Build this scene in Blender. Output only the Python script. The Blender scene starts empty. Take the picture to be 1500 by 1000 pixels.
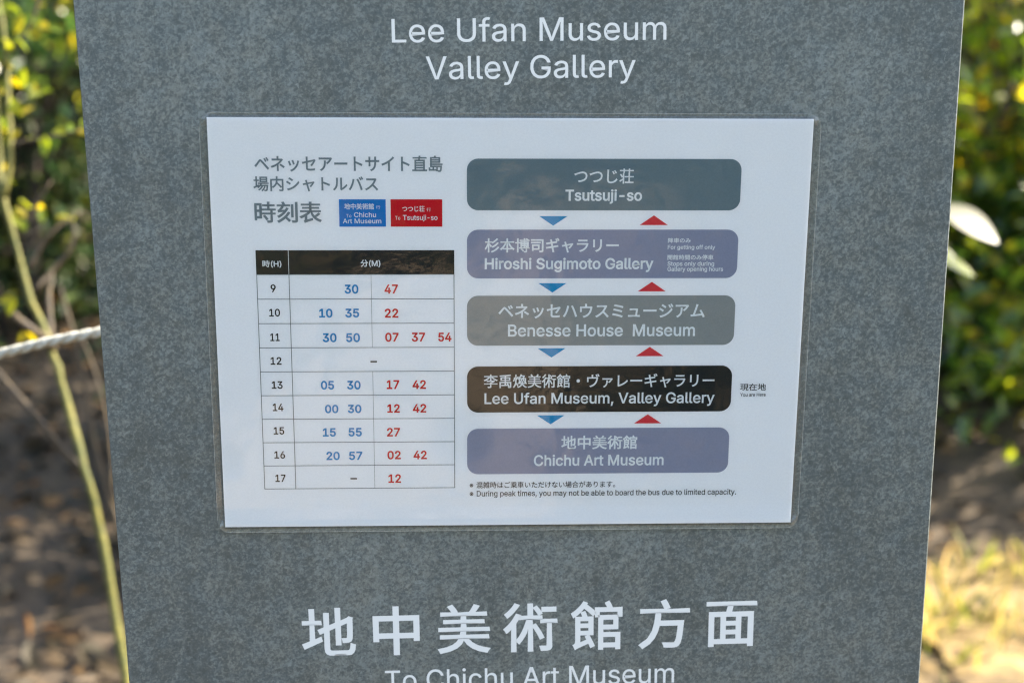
import bpy, math, random
import numpy as np
from mathutils import Matrix, Vector
from mathutils.geometry import tessellate_polygon

# ------------------------------------------------------------------ camera, light, exposure
sc = bpy.context.scene
COL = sc.collection
PZ = 1.30                                  # height of the poster's centre above the ground (m)
ROT = ((0.99918, 0.00882, -0.03952), (-0.01823, 0.96951, -0.24436), (0.03616, 0.24488, 0.96888))
CAM = Vector((-0.0259, -0.7008, PZ + 0.1702))
FPX = 2083.0                               # 50 mm on a 36 mm wide sensor, in pixels of a 1500 px wide frame


def row(i):
    r = ROT[i]
    return Vector((r[0], r[2], -r[1]))


RIGHT, DOWN, FWD = row(0), row(1), row(2)
cam_d = bpy.data.cameras.new("camera")
cam = bpy.data.objects.new("camera", cam_d)
COL.objects.link(cam)
m3 = Matrix((RIGHT, -DOWN, -FWD)).transposed()
cam.matrix_world = Matrix.Translation(CAM) @ m3.to_4x4()
cam_d.sensor_width = 36.0
cam_d.lens = 36.0 * FPX / 1500.0
cam_d.clip_start = 0.02
cam_d.clip_end = 500
cam_d.dof.use_dof = True
cam_d.dof.focus_distance = 0.722
cam_d.dof.aperture_fstop = 6.6
cam_d.dof.aperture_blades = 0
sc.camera = cam

SUN_AZ, SUN_EL = math.radians(74), math.radians(40)      # azimuth from +Y (away from the camera) towards +X
world = bpy.data.worlds.new("World")
sc.world = world
world.use_nodes = True
wn = world.node_tree.nodes
sky = wn.new("ShaderNodeTexSky")
sky.sky_type = 'NISHITA'
sky.sun_disc = False
sky.sun_elevation = SUN_EL
sky.sun_rotation = SUN_AZ
sky.ozone_density = 0.5
sky.dust_density = 1.6
tint = wn.new("ShaderNodeMix")              # warm tint on the sky in place of a white balance
tint.data_type = 'RGBA'
tint.blend_type = 'MULTIPLY'
tint.inputs[0].default_value = 1.0
tint.inputs[7].default_value = (1.10, 1.0, 0.90, 1)
world.node_tree.links.new(sky.outputs[0], tint.inputs[6])
world.node_tree.links.new(tint.outputs[2], wn["Background"].inputs[0])
wn["Background"].inputs[1].default_value = 0.11
sun_d = bpy.data.lights.new("sun", 'SUN')
sun_d.energy = 3.6
sun_d.angle = math.radians(0.5)
sun_d.color = (1.0, 0.90, 0.74)
sun = bpy.data.objects.new("sun", sun_d)
COL.objects.link(sun)
to_sun = Vector((math.sin(SUN_AZ) * math.cos(SUN_EL), math.cos(SUN_AZ) * math.cos(SUN_EL), math.sin(SUN_EL)))
sun.rotation_euler = to_sun.to_track_quat('Z', 'Y').to_euler()
sun.location = (6, 5, 8)
vs = sc.view_settings
vs.view_transform = 'Standard'
vs.look = 'None'
vs.gamma = 1.0
vs.use_curve_mapping = False
vs.exposure = 3.0
sc.cycles.use_denoising = True
sc.cycles.filter_width = 1.2
sc.cycles.max_bounces = 10
sc.cycles.transparent_max_bounces = 12

rng = np.random.default_rng(7)
random.seed(7)


# ------------------------------------------------------------------ helpers
def at(px, py, d):
    """World point seen at photograph pixel (px, py), d metres in front of the lens along the view axis."""
    return CAM + d * (FWD + RIGHT * ((px - 750) / FPX) + DOWN * ((py - 500) / FPX))


def tag(o, label=None, cat=None, group=None, kind=None):
    for k, v in (("label", label), ("category", cat), ("group", group), ("kind", kind)):
        if v:
            o[k] = v
    return o


def empty(name, loc=(0, 0, 0)):
    o = bpy.data.objects.new(name, None)
    o.empty_display_size = 0.1
    COL.objects.link(o)
    o.location = loc
    return o


def link(name, me, mat=None, parent=None, smooth=False):
    o = bpy.data.objects.new(name, me)
    COL.objects.link(o)
    if mat:
        me.materials.append(mat)
    if parent:
        o.parent = parent
    if smooth:
        me.polygons.foreach_set("use_smooth", [True] * len(me.polygons))
    return o


class MB:
    def __init__(s):
        s.v, s.f = [], []

    def add(s, v, f):
        b = len(s.v)
        s.v += [tuple(x) for x in v]
        s.f += [tuple(i + b for i in q) for q in f]

    def tube(s, path, radii, n=7, cap=True):
        path = [Vector(p) for p in path]
        t0 = (path[1] - path[0]).normalized()
        ref = Vector((0, 0, 1)) if abs(t0.z) < 0.9 else Vector((1, 0, 0))
        side = t0.cross(ref).normalized()
        vs_, fs = [], []
        for i, p in enumerate(path):
            t = (path[min(i + 1, len(path) - 1)] - path[max(i - 1, 0)]).normalized()
            side = (side - t * side.dot(t)).normalized()
            up = t.cross(side)
            for k in range(n):
                a = 2 * math.pi * k / n
                vs_.append(p + (side * math.cos(a) + up * math.sin(a)) * radii[i])
        for i in range(len(path) - 1):
            for k in range(n):
                a, b = i * n + k, i * n + (k + 1) % n
                fs.append((a, b, b + n, a + n))
        if cap:
            fs.append(tuple(range(n))[::-1])
            fs.append(tuple((len(path) - 1) * n + k for k in range(n)))
        s.add(vs_, fs)

    def mesh(s, name):
        me = bpy.data.meshes.new(name)
        me.from_pydata(s.v, [], s.f)
        me.update()
        return me


def spline(pts, n):
    """Catmull-Rom through the points."""
    P = [np.array(p, float) for p in pts]
    P = [2 * P[0] - P[1]] + P + [2 * P[-1] - P[-2]]
    out = []
    segs = len(P) - 3
    for j in range(n + 1):
        u = j / n * segs
        i = min(int(u), segs - 1)
        t = u - i
        a, b, c, d = P[i:i + 4]
        out.append(0.5 * ((2 * b) + (-a + c) * t + (2 * a - 5 * b + 4 * c - d) * t * t + (-a + 3 * b - 3 * c + d) * t ** 3))
    return out


def material(name):
    m = bpy.data.materials.new(name)
    m.use_nodes = True
    return m, m.node_tree.nodes, m.node_tree.links, m.node_tree.nodes["Principled BSDF"]


def plain(name, col, rough=0.5, spec=0.5, metal=0.0):
    m, n, l, b = material(name)
    b.inputs["Base Color"].default_value = (*col, 1)
    b.inputs["Roughness"].default_value = rough
    b.inputs["Specular IOR Level"].default_value = spec
    b.inputs["Metallic"].default_value = metal
    return m


def noise(n, l, vec, scale, detail=3.0, rough=0.55, dist=0.0):
    t = n.new("ShaderNodeTexNoise")
    t.inputs["Scale"].default_value = scale
    t.inputs["Detail"].default_value = detail
    t.inputs["Roughness"].default_value = rough
    t.inputs["Distortion"].default_value = dist
    l.new(vec, t.inputs["Vector"])
    return t.outputs["Fac"]


def ramp(n, l, fac, stops, interp='LINEAR'):
    r = n.new("ShaderNodeValToRGB")
    r.color_ramp.interpolation = interp
    el = r.color_ramp.elements
    while len(el) < len(stops):
        el.new(0.5)
    for e, (p, c) in zip(el, stops):
        e.position = p
        e.color = (*c, 1) if len(c) == 3 else c
    l.new(fac, r.inputs[0])
    return r.outputs[0]


def math_n(n, l, op, a, b):
    t = n.new("ShaderNodeMath")
    t.operation = op
    for i, x in enumerate((a, b)):
        if isinstance(x, (int, float)):
            t.inputs[i].default_value = x
        else:
            l.new(x, t.inputs[i])
    return t.outputs[0]


def mixc(n, l, fac, a, b, mode='MIX'):
    t = n.new("ShaderNodeMix")
    t.data_type = 'RGBA'
    t.blend_type = mode
    for i, x in ((0, fac), (6, a), (7, b)):
        if isinstance(x, (int, float)):
            t.inputs[i].default_value = x
        elif isinstance(x, tuple):
            t.inputs[i].default_value = (*x, 1)
        else:
            l.new(x, t.inputs[i])
    return t.outputs[2]


# ------------------------------------------------------------------ materials
def steel_mat():
    m, n, l, b = material("phosphated_steel")
    tc = n.new("ShaderNodeTexCoord").outputs["Object"]
    # zinc spangle: small crisp flakes of two sizes, gathered into soft cloudy islands
    n0 = noise(n, l, tc, 300, 2, 0.5)
    wv = n.new("ShaderNodeVectorMath")
    wv.operation = 'ADD'
    l.new(tc, wv.inputs[0])
    ws = n.new("ShaderNodeVectorMath")
    ws.operation = 'SCALE'
    l.new(n0, ws.inputs[0])
    ws.inputs["Scale"].default_value = 0.004
    l.new(ws.outputs[0], wv.inputs[1])

    def flakes(scale):
        v = n.new("ShaderNodeTexVoronoi")
        v.inputs["Scale"].default_value = scale
        l.new(wv.outputs[0], v.inputs["Vector"])
        q = n.new("ShaderNodeSeparateColor")
        l.new(v.outputs["Color"], q.inputs[0])
        return q.outputs[0]

    terms = [(flakes(900), 0.34), (flakes(480), 0.22), (noise(n, l, tc, 560, 3, 0.7), 1.15), (noise(n, l, tc, 190, 3, 0.65), 0.60),
             (noise(n, l, tc, 52, 3, 0.55), 0.32), (noise(n, l, tc, 9, 2, 0.5), 0.50)]
    mpv = n.new("ShaderNodeMapping")                   # faint rain streaks down the face
    mpv.inputs["Scale"].default_value = (70, 1, 2.2)
    l.new(tc, mpv.inputs["Vector"])
    terms.append((noise(n, l, mpv.outputs[0], 1.0, 3, 0.6), 0.30))
    terms.append((noise(n, l, tc, 3.2, 2, 0.5), 0.45))
    s = 0.5
    for src, amp in terms:
        s = math_n(n, l, 'ADD', s, math_n(n, l, 'MULTIPLY', math_n(n, l, 'SUBTRACT', src, 0.5), amp))
    col = ramp(n, l, s, [(0.0, (0.042, 0.054, 0.057)), (0.36, (0.060, 0.075, 0.078)), (0.50, (0.077, 0.094, 0.097)),
                         (0.62, (0.099, 0.118, 0.119)), (1.0, (0.150, 0.174, 0.172))])
    hue = noise(n, l, tc, 70, 3, 0.7)
    col = mixc(n, l, 0.28, col, ramp(n, l, hue, [(0.38, (0.44, 0.50, 0.56)), (0.62, (0.56, 0.51, 0.46))]), 'OVERLAY')
    l.new(col, b.inputs["Base Color"])
    b.inputs["Metallic"].default_value = 0.10
    b.inputs["Specular IOR Level"].default_value = 0.35
    l.new(math_n(n, l, 'ADD', math_n(n, l, 'MULTIPLY', s, 0.14), 0.36), b.inputs["Roughness"])
    bp = n.new("ShaderNodeBump")
    bp.inputs["Strength"].default_value = 0.05
    bp.inputs["Distance"].default_value = 0.0004
    l.new(s, bp.inputs["Height"])
    l.new(bp.outputs[0], b.inputs["Normal"])
    return m


def film_mat(diffuse_mix):
    m, n, l, b = material("laminate_film")
    out = n["Material Output"]
    tc = n.new("ShaderNodeTexCoord").outputs["Object"]
    big = noise(n, l, tc, 55, 2, 0.5)
    fine = noise(n, l, tc, 420, 2, 0.6)
    msk = noise(n, l, tc, 22, 2, 0.5)
    mk = ramp(n, l, msk, [(0.52, (0, 0, 0)), (0.68, (1, 1, 1))])
    h = math_n(n, l, 'ADD', math_n(n, l, 'MULTIPLY', big, 1.0), math_n(n, l, 'MULTIPLY', math_n(n, l, 'MULTIPLY', fine, mk), 0.45))
    crk = noise(n, l, tc, 520, 3, 0.65, 0.8)             # two crinkled places where the film has come loose
    for cx, cy, rad in ((-0.026, -0.056, 0.022), (-0.146, -0.070, 0.012)):
        vd = n.new("ShaderNodeVectorMath")
        vd.operation = 'DISTANCE'
        l.new(tc, vd.inputs[0])
        vd.inputs[1].default_value = (cx, cy, 0.0014)
        mr = n.new("ShaderNodeMapRange")
        mr.interpolation_type = 'SMOOTHSTEP'
        mr.inputs["From Min"].default_value = rad
        mr.inputs["From Max"].default_value = rad * 0.35
        l.new(vd.outputs["Value"], mr.inputs[0])
        h = math_n(n, l, 'ADD', h, math_n(n, l, 'MULTIPLY', math_n(n, l, 'MULTIPLY', crk, mr.outputs[0]), 1.3))
    bp = n.new("ShaderNodeBump")
    bp.inputs["Strength"].default_value = 0.22
    bp.inputs["Distance"].default_value = 0.0012
    l.new(h, bp.inputs["Height"])
    gl = n.new("ShaderNodeBsdfGlossy")
    gl.inputs["Roughness"].default_value = 0.045
    l.new(bp.outputs[0], gl.inputs["Normal"])
    tr = n.new("ShaderNodeBsdfTransparent")
    tr.inputs["Color"].default_value = (0.965, 0.985, 0.985, 1)
    df = n.new("ShaderNodeBsdfDiffuse")
    df.inputs["Color"].default_value = (0.62, 0.64, 0.60, 1)
    mm = n.new("ShaderNodeMixShader")
    mm.inputs[0].default_value = diffuse_mix
    l.new(tr.outputs[0], mm.inputs[1])
    l.new(df.outputs[0], mm.inputs[2])
    fr = n.new("ShaderNodeFresnel")
    fr.inputs["IOR"].default_value = 1.47
    l.new(bp.outputs[0], fr.inputs["Normal"])
    mx = n.new("ShaderNodeMixShader")
    l.new(math_n(n, l, 'MULTIPLY', fr.outputs[0], 1.0), mx.inputs[0])
    l.new(mm.outputs[0], mx.inputs[1])
    l.new(gl.outputs[0], mx.inputs[2])
    l.new(mx.outputs[0], out.inputs["Surface"])
    return m


def paper_mat():
    m, n, l, b = material("white_paper")
    tc = n.new("ShaderNodeTexCoord").outputs["Object"]
    f = noise(n, l, tc, 900, 2, 0.6)
    l.new(ramp(n, l, f, [(0.3, (0.78, 0.775, 0.81)), (0.7, (0.82, 0.815, 0.845))]), b.inputs["Base Color"])
    b.inputs["Roughness"].default_value = 0.9
    b.inputs["Specular IOR Level"].default_value = 0.1
    return m


def ink(name, col):
    m, n, l, b = material(name)
    tc = n.new("ShaderNodeTexCoord").outputs["Object"]
    f = noise(n, l, tc, 1300, 2, 0.7)
    l.new(mixc(n, l, f, tuple(c * 0.86 for c in col), tuple(min(1, c * 1.14) for c in col)), b.inputs["Base Color"])
    b.inputs["Roughness"].default_value = 0.85
    b.inputs["Specular IOR Level"].default_value = 0.1
    return m


def leaf_mat(name, stops, trans=0.45, rough=0.28, spec=0.5):
    m, n, l, b = material(name)
    out = n["Material Output"]
    geo = n.new("ShaderNodeNewGeometry")
    col = ramp(n, l, geo.outputs["Random Per Island"], stops)
    tc = n.new("ShaderNodeTexCoord").outputs["Object"]
    v = noise(n, l, tc, 60, 2, 0.5)
    col = mixc(n, l, math_n(n, l, 'MULTIPLY', v, 0.3), col, (0.02, 0.03, 0.01))
    l.new(col, b.inputs["Base Color"])
    b.inputs["Roughness"].default_value = rough
    b.inputs["Specular IOR Level"].default_value = spec
    t = n.new("ShaderNodeBsdfTranslucent")
    hs = n.new("ShaderNodeHueSaturation")
    hs.inputs["Hue"].default_value = 0.478
    hs.inputs["Saturation"].default_value = 1.1
    hs.inputs["Value"].default_value = 3.0
    l.new(col, hs.inputs["Color"])
    l.new(hs.outputs[0], t.inputs["Color"])
    mx = n.new("ShaderNodeMixShader")
    mx.inputs[0].default_value = trans
    l.new(b.outputs[0], mx.inputs[1])
    l.new(t.outputs[0], mx.inputs[2])
    l.new(mx.outputs[0], out.inputs["Surface"])
    return m


def bark_mat(name, a, c, scale=60):
    m, n, l, b = material(name)
    tc = n.new("ShaderNodeTexCoord").outputs["Object"]
    f = noise(n, l, tc, scale, 4, 0.65)
    l.new(ramp(n, l, f, [(0.35, a), (0.65, c)]), b.inputs["Base Color"])
    b.inputs["Roughness"].default_value = 0.75
    bp = n.new("ShaderNodeBump")
    bp.inputs["Strength"].default_value = 0.4
    bp.inputs["Distance"].default_value = 0.003
    l.new(f, bp.inputs["Height"])
    l.new(bp.outputs[0], b.inputs["Normal"])
    return m


def ground_mat():
    m, n, l, b = material("forest_soil")
    tc = n.new("ShaderNodeTexCoord").outputs["Object"]
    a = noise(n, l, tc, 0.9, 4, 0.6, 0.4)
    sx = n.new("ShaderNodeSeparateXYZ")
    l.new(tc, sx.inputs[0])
    mr = n.new("ShaderNodeMapRange")                # sand right, leaf mould left; the tones also paint in sun and shade
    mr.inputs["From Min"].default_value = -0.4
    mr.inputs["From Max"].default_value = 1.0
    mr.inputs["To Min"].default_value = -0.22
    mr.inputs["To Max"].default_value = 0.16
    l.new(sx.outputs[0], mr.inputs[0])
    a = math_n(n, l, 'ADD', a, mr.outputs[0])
    my = n.new("ShaderNodeMapRange")                # sand ends towards the shrubs, painting in part of their shade
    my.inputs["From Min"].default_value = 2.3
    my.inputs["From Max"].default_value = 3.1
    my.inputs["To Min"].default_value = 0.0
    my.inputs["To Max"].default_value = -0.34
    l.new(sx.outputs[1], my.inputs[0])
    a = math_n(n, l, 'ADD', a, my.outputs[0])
    mp = n.new("ShaderNodeMapRange")                # unseen ground before the sign, made pale for the film's reflection
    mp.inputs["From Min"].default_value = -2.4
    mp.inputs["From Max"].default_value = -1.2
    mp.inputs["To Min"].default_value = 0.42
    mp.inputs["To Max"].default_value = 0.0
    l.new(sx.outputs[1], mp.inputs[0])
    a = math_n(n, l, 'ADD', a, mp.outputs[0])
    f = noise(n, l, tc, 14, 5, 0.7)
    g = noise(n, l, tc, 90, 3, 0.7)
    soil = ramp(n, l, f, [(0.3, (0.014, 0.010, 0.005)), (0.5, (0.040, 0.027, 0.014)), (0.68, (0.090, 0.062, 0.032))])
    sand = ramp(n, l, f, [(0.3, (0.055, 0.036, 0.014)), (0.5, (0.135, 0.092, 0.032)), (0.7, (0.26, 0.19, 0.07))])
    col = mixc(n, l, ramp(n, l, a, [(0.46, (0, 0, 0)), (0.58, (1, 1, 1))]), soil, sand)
    col = mixc(n, l, 0.5, col, ramp(n, l, g, [(0.35, (0.3, 0.3, 0.3)), (0.65, (0.7, 0.7, 0.7))]), 'OVERLAY')
    l.new(col, b.inputs["Base Color"])
    b.inputs["Roughness"].default_value = 0.95
    bp = n.new("ShaderNodeBump")
    bp.inputs["Strength"].default_value = 0.7
    bp.inputs["Distance"].default_value = 0.02
    l.new(f, bp.inputs["Height"])
    l.new(bp.outputs[0], b.inputs["Normal"])
    return m


STEEL = steel_mat()
VINYL = plain("white_vinyl", (0.50, 0.53, 0.54), 0.55, 0.3)
PAPER = paper_mat()
FILM = film_mat(0.006)
FILM_RIM = film_mat(0.085)  # diffuse share in the rim stands in for its bright reflection
FILM_EDGE = film_mat(0.22)
GREY_INK = ink("grey_ink", (0.26, 0.272, 0.275))
SLATE_INK = ink("slate_ink", (0.135, 0.19, 0.225))
VIOLET_INK = ink("violet_grey_ink", (0.25, 0.265, 0.37))
BLACK_INK = ink("black_ink", (0.012, 0.014, 0.016))
TITLE_INK = ink("title_ink", (0.17, 0.21, 0.24))
WHITE_INK = ink("white_ink", (0.74, 0.76, 0.79))
BLUE_INK = ink("blue_ink", (0.0, 0.21, 0.48))
SKYBLUE_INK = ink("arrow_blue_ink", (0.0, 0.25, 0.50))
RED_INK = ink("red_ink", (0.54, 0.0, 0.012))
PALE_RED = ink("arrow_red_ink", (0.60, 0.03, 0.05))
BOXBLUE_INK = ink("badge_blue_ink", (0.0, 0.17, 0.50))
LINE_INK = ink("rule_ink", (0.10, 0.12, 0.13))


# ------------------------------------------------------------------ ground
def ground():
    n = 120
    xs = np.concatenate([[-260, -120, -60, -30], np.linspace(-15, 15, n), [30, 60, 120, 260]])
    ys = xs.copy() + 1.5
    X, Y = np.meshgrid(xs, ys)
    Z = 0.05 * np.sin(X * 1.3 + 1.2) * np.sin(Y * 1.1) + 0.03 * np.sin(X * 3.1 + Y * 2.3) + 0.018 * np.sin(X * 6.7 - Y * 5.1)
    Z *= np.clip((np.hypot(X, Y) - 0.6) / 1.5, 0, 1)
    k = len(xs)
    V = np.stack([X.ravel(), Y.ravel(), Z.ravel()], 1)
    F = [(j * k + i, j * k + i + 1, (j + 1) * k + i + 1, (j + 1) * k + i) for j in range(k - 1) for i in range(k - 1)]
    me = bpy.data.meshes.new("ground")
    me.from_pydata(V.tolist(), [], F)
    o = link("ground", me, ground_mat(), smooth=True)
    tag(o, kind="structure")
    return o


ground()


def path():  # unseen pale strip added behind the camera for the film's warm reflection
    m, n, l, b = material("reflected_strip")
    tc = n.new("ShaderNodeTexCoord").outputs["Object"]
    f = noise(n, l, tc, 7, 5, 0.7)
    l.new(ramp(n, l, f, [(0.3, (0.22, 0.15, 0.08)), (0.7, (0.44, 0.33, 0.21))]), b.inputs["Base Color"])
    b.inputs["Roughness"].default_value = 0.95
    V, F = [], []
    for k in range(26):
        y = -2.6 - k * 0.25
        V += [(-0.78 - 0.05 * math.sin(3 * y) + 0.02 * k, y), (0.26 + 0.06 * math.sin(2.3 * y) + 0.012 * k, y)]
    V = [(x, y, gz(x, y) + 0.035) for x, y in V]
    F = [(2 * k, 2 * k + 2, 2 * k + 3, 2 * k + 1) for k in range(25)]
    me = bpy.data.meshes.new("path")
    me.from_pydata(V, [], F)
    tag(link("path", me, m), kind="structure")


def gz(x, y):
    z = 0.05 * math.sin(x * 1.3 + 1.2) * math.sin(y * 1.1) + 0.03 * math.sin(x * 3.1 + y * 2.3) + 0.018 * math.sin(x * 6.7 - y * 5.1)
    return z * min(1, max(0, (math.hypot(x, y) - 0.6) / 1.5))


path()

# ------------------------------------------------------------------ sign panel
SL, SR, ST, TH = -0.2065, 0.2220, 1.78, 0.036
sign = empty("sign_board", (0, 0, 0))
tag(sign, "tall mottled grey galvanised steel sign board with white lettering, holding a laminated timetable", "sign")


def rounded_slab(x0, x1, y0, y1, z0, z1, r):
    """Box with small chamfered edges."""
    mb = MB()
    prof = [(x0 + r, y0), (x1 - r, y0), (x1, y0 + r), (x1, y1 - r), (x1 - r, y1), (x0 + r, y1), (x0, y1 - r), (x0, y0 + r)]
    v = []
    for z, s in ((z0, 0), (z1 - r, 0), (z1, r)):
        for (x, y) in prof:
            cx, cy = (x0 + x1) / 2, (y0 + y1) / 2
            fx = 1 - s / ((x1 - x0) / 2)
            fy = 1 - s / ((y1 - y0) / 2)
            v.append((cx + (x - cx) * fx, cy + (y - cy) * fy, z))
    f = [(i, (i + 1) % 8, 8 + (i + 1) % 8, 8 + i) for i in range(8)]
    f += [(8 + i, 8 + (i + 1) % 8, 16 + (i + 1) % 8, 16 + i) for i in range(8)]
    f += [tuple(range(16, 24)), tuple(range(7, -1, -1))]
    mb.add(v, f)
    return mb


link("steel_panel", rounded_slab(SL, SR, 0, TH, 0.012, ST, 0.0007).mesh("steel_panel"), STEEL, sign)
link("base_plate", rounded_slab(SL - 0.05, SR + 0.05, -0.07, TH + 0.07, 0.0, 0.012, 0.002).mesh("base_plate"), STEEL, sign)


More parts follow.
